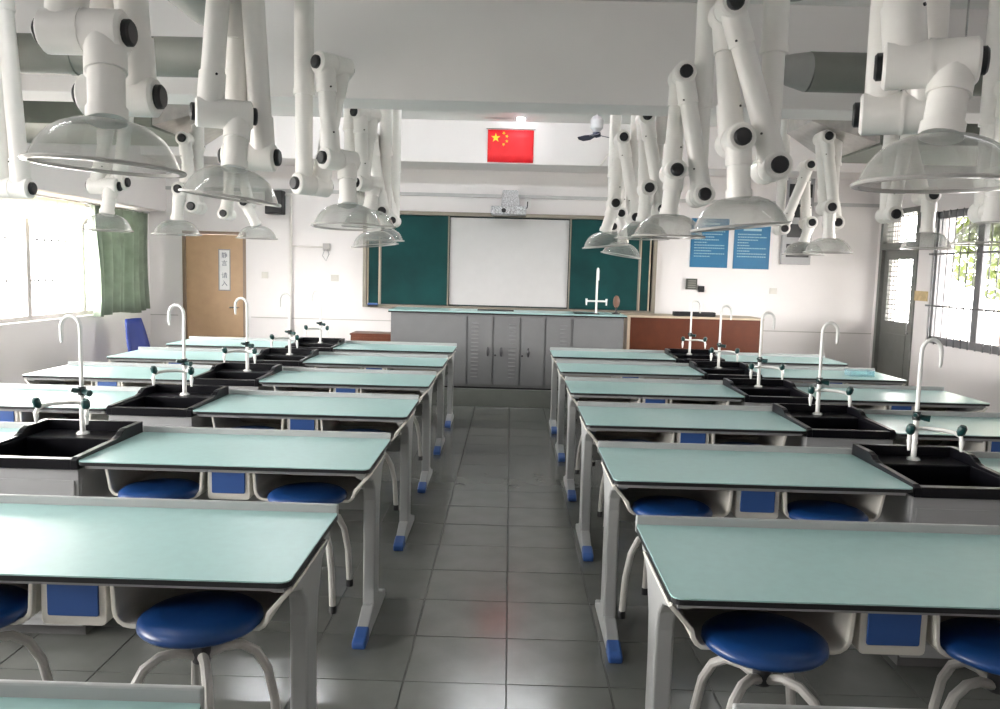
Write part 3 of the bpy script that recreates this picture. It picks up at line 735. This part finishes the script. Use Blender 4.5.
# ------------------------------------------------------------------ ceiling lights
b0 = at(612, 114, 10.69); b1 = at(611.5, 150, 10.69); b2 = at(600, 166, 10.69)
MB().tube([Vector((v.x-a0.x, 0, v.z-2.96)) for v in (b0, b1, b2)], .014, 10).build('bent_tube', COND, o, smooth=SM)
def lamp(x, y, z, label, L=1.2, rz=0, strength=1):
    o = thing('fluorescent_light', label, 'light', (x, y, z), rz, 'fluorescent ceiling lights')
    MB().box(-L/2-.03, L/2+.03, -.06, .06, .035, .085).build('housing', mat('white_lamp_housing', (.8, .8, .8), .4), o, bevel=.005)
    for s in (-1, 1):
        MB().tube([(s*(L/2+.01), 0, .004), (s*(L/2+.01), 0, .036)], .012, 8).build('lamp_holder', mat('white_lamp_housing', (.8, .8, .8), .4), o)
        MB().tube([(s*.12, 0, .085), (s*.12, 0, CEIL-z)], .005, 6).build('hanger', mat('steel', (.6, .6, .6), .25, metal=.9), o)
    MB().tube([(-L/2, 0, .004), (L/2, 0, .004)], .014, 10).build('tube', mat('lit_tube_%g' % strength, (.9, .9, .9), .5, emit=LAMP*strength), o, smooth=SM)
for k, x in enumerate((-2.6, 0, 2.6)):
    lamp(x, 8.9, 3.385, 'lit fluorescent tube light near the chalkboard, %s from the left' % ORD[k], strength=(5.0, 4.0, .4)[k])
for k, x in enumerate((-2.5, 2.5)):
    lamp(x, 3.1, 3.25, 'lit fluorescent tube light above the %s tables, in front of beam' % ('left' if k == 0 else 'right'), strength=(2.2, .5)[k])
    lamp(x, .2, 3.25, 'lit fluorescent tube light above the camera on the %s' % ('left' if k == 0 else 'right'), strength=(2.2, .5)[k])
q = at(521, 119, 10.5)
o = thing('ceiling_lamp', 'small lit white lamp under the ceiling above the flag', 'light', (q.x, 10.5, q.z))
MB().box(-.42, .14, -.05, .05, .03, CEIL-q.z).build('housing', mat('white_lamp_housing', (.8, .8, .8), .4), o, bevel=.01)
MB().lathe([(.001, -.035), (.04, -.025), (.055, 0), (.05, .03), (.001, .03)], 16).build('bulb', mat('lit_bulb', (.9, .9, .9), .5, emit=30), o, smooth=SM)

# ------------------------------------------------------------------ ventilation ducts
for s, nm in ((-1, 'left'), (1, 'right')):
    X0 = -1.62 if s < 0 else 1.62
    zc = 2.85; r = .118
    o = thing('lateral_duct', 'dark grey round duct crossing to the %s wall in front of the beam' % nm, 'duct', (X0, 5.2, zc))
    MB().tube([(s*.16, 0, 0), (s*(WX-abs(X0))-s*.01, 0, 0)], r, 20).build('pipe', DUCT(), o, smooth=SM)
    MB().tube([(0, 0, .02), (s*.05, 0, .01), (s*.159, 0, 0)], [.075, .095, r], 20).build('end_cap', mat('light_grey_duct_end', (.34, .34, .33), .5), o, smooth=SM)
    for k in (1.1, 2.3):
        MB().tube([(s*k-s*.02, 0, 0), (s*k+s*.02, 0, 0)], r+.008, 20).build('flange', DUCT(), o, smooth=SM)
        MB().tube([(s*k, 0, r), (s*k, 0, CEIL-zc)], .006, 6).build('hanger', mat('steel', (.6, .6, .6), .25, metal=.9), o)
    R_ = .235 if s < 0 else .17; xc = -1.66 if s < 0 else 1.5; zc2 = 3.12 if s < 0 else 3.27
    o = thing('main_duct', 'dark grey round main duct over the tables %s of the aisle' % nm, 'duct', (xc, 0, zc2))
    MB().tube([(0, -2.1, 0), (0, 4.7, 0)], R_, 28).build('pipe', mat('grey_main_duct', (.30, .30, .285), .5), o, smooth=SM)
    for k in (1.0, 2.4, 3.8): MB().tube([(0, k-.02, 0), (0, k+.02, 0)], R_+.01, 28).build('flange', mat('grey_main_duct', (.30, .30, .285), .5), o, smooth=SM)
    # galvanised box duct with tapered end behind the beam
    o = thing('box_duct', 'galvanised box duct with tapered end behind the beam, %s side' % nm, 'duct', (s*3.05, 7.6, 2.72))
    MB().box(min(0, s*1.75), max(0, s*1.75), -.6, .6, 0, .55).build('box', mat('dark_green_grey_duct', (.13, .145, .12), .45), o, bevel=.004)
    a = [(-s*.001, -.6, 0), (-s*.001, .6, 0), (-s*.001, .6, .55), (-s*.001, -.6, .55)]; c_ = [(-s*.5, -.32, .22), (-s*.5, .32, .22), (-s*.5, .32, .55), (-s*.5, -.32, .55)]
    MB().rings([[Vector(p) for p in a], [Vector(p) for p in c_]]).build('tapered_end', GALV(), o)
    MB().box(-.02, .02, -.615, .615, -.012, .56).build('seam_flange', mat('dark_green_grey_duct', (.13, .145, .12), .45), o)

# ------------------------------------------------------------------ extraction arms
HOOD = clear_mat('clear_hood', (.94, .945, .94), .05, .05, (.62, .61, .59), edge=.25)
RIMM = clear_mat('hood_rim', (.7, .7, .69), .45, .1, (.62, .6, .58), edge=.4)
def arm(label, J1, J2, J3, hood, a=(0, .057, 0), tilt=(0, 0), rad=.195, a3=None, top=CEIL):
    j1, j2, j3 = at(*J1), at(*J2), at(*J3); a = Vector(a); a3 = Vector(a3) if a3 else a
    hc = at(*hood)
    o = thing('extraction_arm', label, 'fume arm', (j1.x, j1.y, top), 0, 'white jointed fume extraction arms')
    org = Vector((j1.x, j1.y, top)); m = ARMW()
    R1, R2, RK = .049, .056, .062
    def tb_(name, p, q, r, parent=o, mm=None): return MB().tube([p-org, q-org], r, 18).build(name, mm or m, parent, smooth=SM)
    def fat(name, p, q):   # a link with socket sleeves at both ends
        d_ = q-p; l = d_.length; u = d_/l
        k = min(.17, l*.3)
        g = MB().tube([p-org, p+u*k-org], R2, 18).build(name, m, o, smooth=SM)
        tb_('link_tube', p+u*k, q-u*k, R1, g)
        tb_('sleeve', q-u*k, q, R2, g)
        for e in (p+u*(k-.02), q-u*(k-.02)):
            sd = u.cross(Vector((0, 1, 0))).normalized()
            front = Vector((0, -1, 0)) - u*u.dot(Vector((0, -1, 0))); front.normalize()
            for c_ in (front*.8+sd*.6,):
                tb_('screw', e+c_*(R2-.003), e+c_*(R2+.004), .005, g, KNOB())
    # drop pipe
    pd = j1+a
    dp = tb_('drop_pipe', Vector((pd.x, pd.y, top)), Vector((pd.x, pd.y, min(top-.1, pd.z+.52))), R2)
    tb_('collar', Vector((pd.x, pd.y, pd.z+.53)), Vector((pd.x, pd.y, pd.z+.50)), R2+.005, dp)
    tb_('lower_pipe', Vector((pd.x, pd.y, pd.z+.505)), pd, R1, dp)
    fat('lower_link', j1-a, j2-a)
    fat('upper_link', j2+a, j3+a3)
    # stem and hood
    ps = j3-a3
    Rm = Matrix.Rotation(tilt[1], 3, 'Y') @ Matrix.Rotation(tilt[0], 3, 'X')
    axis = Rm @ Vector((0, 0, 1)); htop = hc + axis*.118
    st = tb_('stem', ps, ps+(htop-ps)*.45, R2)
    tb_('stem_tube', ps+(htop-ps)*.44, htop, R1, st)
    tb_('stem_collar', htop+(ps-htop).normalized()*.035, htop, R1+.006, st)
    for j, a in ((j1, a), (j2, a), (j3, a3)):
        e = .058; au = a.normalized()
        kn = MB().tube([j-a-au*e-org, j-a-au*(e-.008)-org, j-au*.004-org, j+au*.004-org, j+a+au*(e-.008)-org, j+a+au*e-org], [RK-.01, RK, RK, RK, RK, RK-.01], 20).build('joint', m, o, smooth=SM)
        MB().tube([j-au*.005-org, j+au*.005-org], RK+.003, 20).build('joint_seam', m, kn, smooth=SM)
        for s in (-1, 1):
            c_ = j+(a+au*e)*s
            MB().tube([c_-org, c_+au*s*.014-org, c_+au*s*.02-org], [.037, .037, .03], 16).build('joint_knob', KNOB(), kn, smooth=SM)
    h_ = rad/.195
    prof = [(.05, .122), (.085*h_, .117), (.12*h_, .102), (.15*h_, .08), (.173*h_, .05), (.188*h_, .018), (.195*h_, 0)]
    th = .004
    inn = [(max(.03, r-th), z-th*.6) for r, z in prof][::-1]
    hb = MB().rings([[Rm @ Vector((r*math.cos(2*PI*k/36), r*math.sin(2*PI*k/36), z)) + hc-org for k in range(36)] for r, z in prof+inn], cap=False, closed=True).build('hood', HOOD, o, smooth=1.0)
    rp = [(.190*h_, .001), (.207*h_, .001), (.210*h_, -.004), (.207*h_, -.009), (.190*h_, -.009)]
    MB().rings([[Rm @ Vector((r*math.cos(2*PI*k/36), r*math.sin(2*PI*k/36), z)) + hc-org for k in range(36)] for r, z in rp], cap=False, closed=True).build('hood_rim', RIMM, hb, smooth=SM)
    return o
AX = (-.057, 0, 0); AD = (-.036, -.044, 0)
def lb(side, col, i): return 'white jointed fume arm over the %s table %s, %s row from camera' % (col, 'left of aisle' if side == 'L' else 'right of aisle', ORD[i])
arm(lb('L', 'aisle-side', 1), (120, 96, 2.58), (100, -150, 2.5), (85, 32, 2.36), (106, 165, 2.3), AX, (0, .05))
arm(lb('L', 'aisle-side', 2), (250, 157, 3.72), (236, -60, 3.66), (224, 114, 3.55), (231, 197, 3.52), AX, (.0, .12), a3=(-.053, -.022, 0))
arm(lb('L', 'aisle-side', 3), (312, 185, 4.85), (333, 66, 4.82), (339, 160, 4.8), (348, 226, 4.76), AD, (-.05, 0))
arm(lb('L', 'aisle-side', 4), (356, 197, 6.52), (366, 114, 6.5), (368, 184, 6.46), (369, 226, 6.44), AD)
arm(lb('L', 'aisle-side', 5), (384, 212, 7.4), (372, 138, 7.4), (372, 196, 7.34), (375, 245, 7.3), tilt=(0, -.1))
arm(lb('L', 'aisle-side', 6), (394, 221, 8.6), (380, 150, 8.6), (383, 204, 8.5), (384, 240, 8.45))
arm(lb('R', 'aisle-side', 1), (902, 113, 2.5), (918, -150, 2.42), (930, 64, 2.26), (937, 183, 2.2), (-.053, .021, 0))
arm(lb('R', 'aisle-side', 2), (771, 168, 3.7), (728, 10, 3.68), (735, 141, 3.64), (740, 226, 3.58), tilt=(0, -.1))
arm(lb('R', 'aisle-side', 3), (700, 196, 4.85), (682, 76, 4.85), (673, 172, 4.82), (668, 236, 4.76))
arm(lb('R', 'aisle-side', 4), (660, 210, 6.5), (645, 118, 6.5), (647, 189, 6.46), (642, 238, 6.4))
arm(lb('R', 'aisle-side', 5), (634, 218, 7.35), (622, 139, 7.35), (614, 204, 7.3), (606, 246, 7.25), tilt=(0, -.1))
arm(lb('R', 'aisle-side', 6), (612, 227, 8.5), (626, 152, 8.5), (620, 214, 8.45), (621, 255, 8.4), tilt=(0, .15))
arm(lb('R', 'outer', 3), (988, 212, 4.9), (1004, 90, 4.9), (994, 178, 4.85), (990, 243, 4.8))
arm(lb('R', 'outer', 4), (889, 215, 6.5), (908, 114, 6.5), (926, 196, 6.45), (926, 248, 6.4), rad=.18)
arm(lb('R', 'outer', 5), (833, 223, 7.4), (824, 138, 7.4), (827, 208, 7.35), (828, 252, 7.3), top=2.93)
arm(lb('R', 'outer', 6), (781, 229, 8.6), (807, 166, 8.6), (808, 223, 8.55), (803, 254, 8.5))
arm(lb('L', 'outer', 3), (12, 188, 4.9), (-8, -20, 4.9), (-60, 150, 4.9), (-50, 215, 4.85), AX)
arm(lb('L', 'outer', 4), (112, 182, 6.5), (120, 104, 6.5), (104, 186, 6.45), (107, 230, 6.4), AX, rad=.18)
arm(lb('L', 'outer', 5), (196, 207, 7.4), (187, 140, 7.4), (183, 190, 7.35), (177, 234, 7.3), top=2.93)
arm(lb('L', 'outer', 6), (227, 214, 8.6), (236, 150, 8.6), (247, 203, 8.55), (257, 238, 8.5))
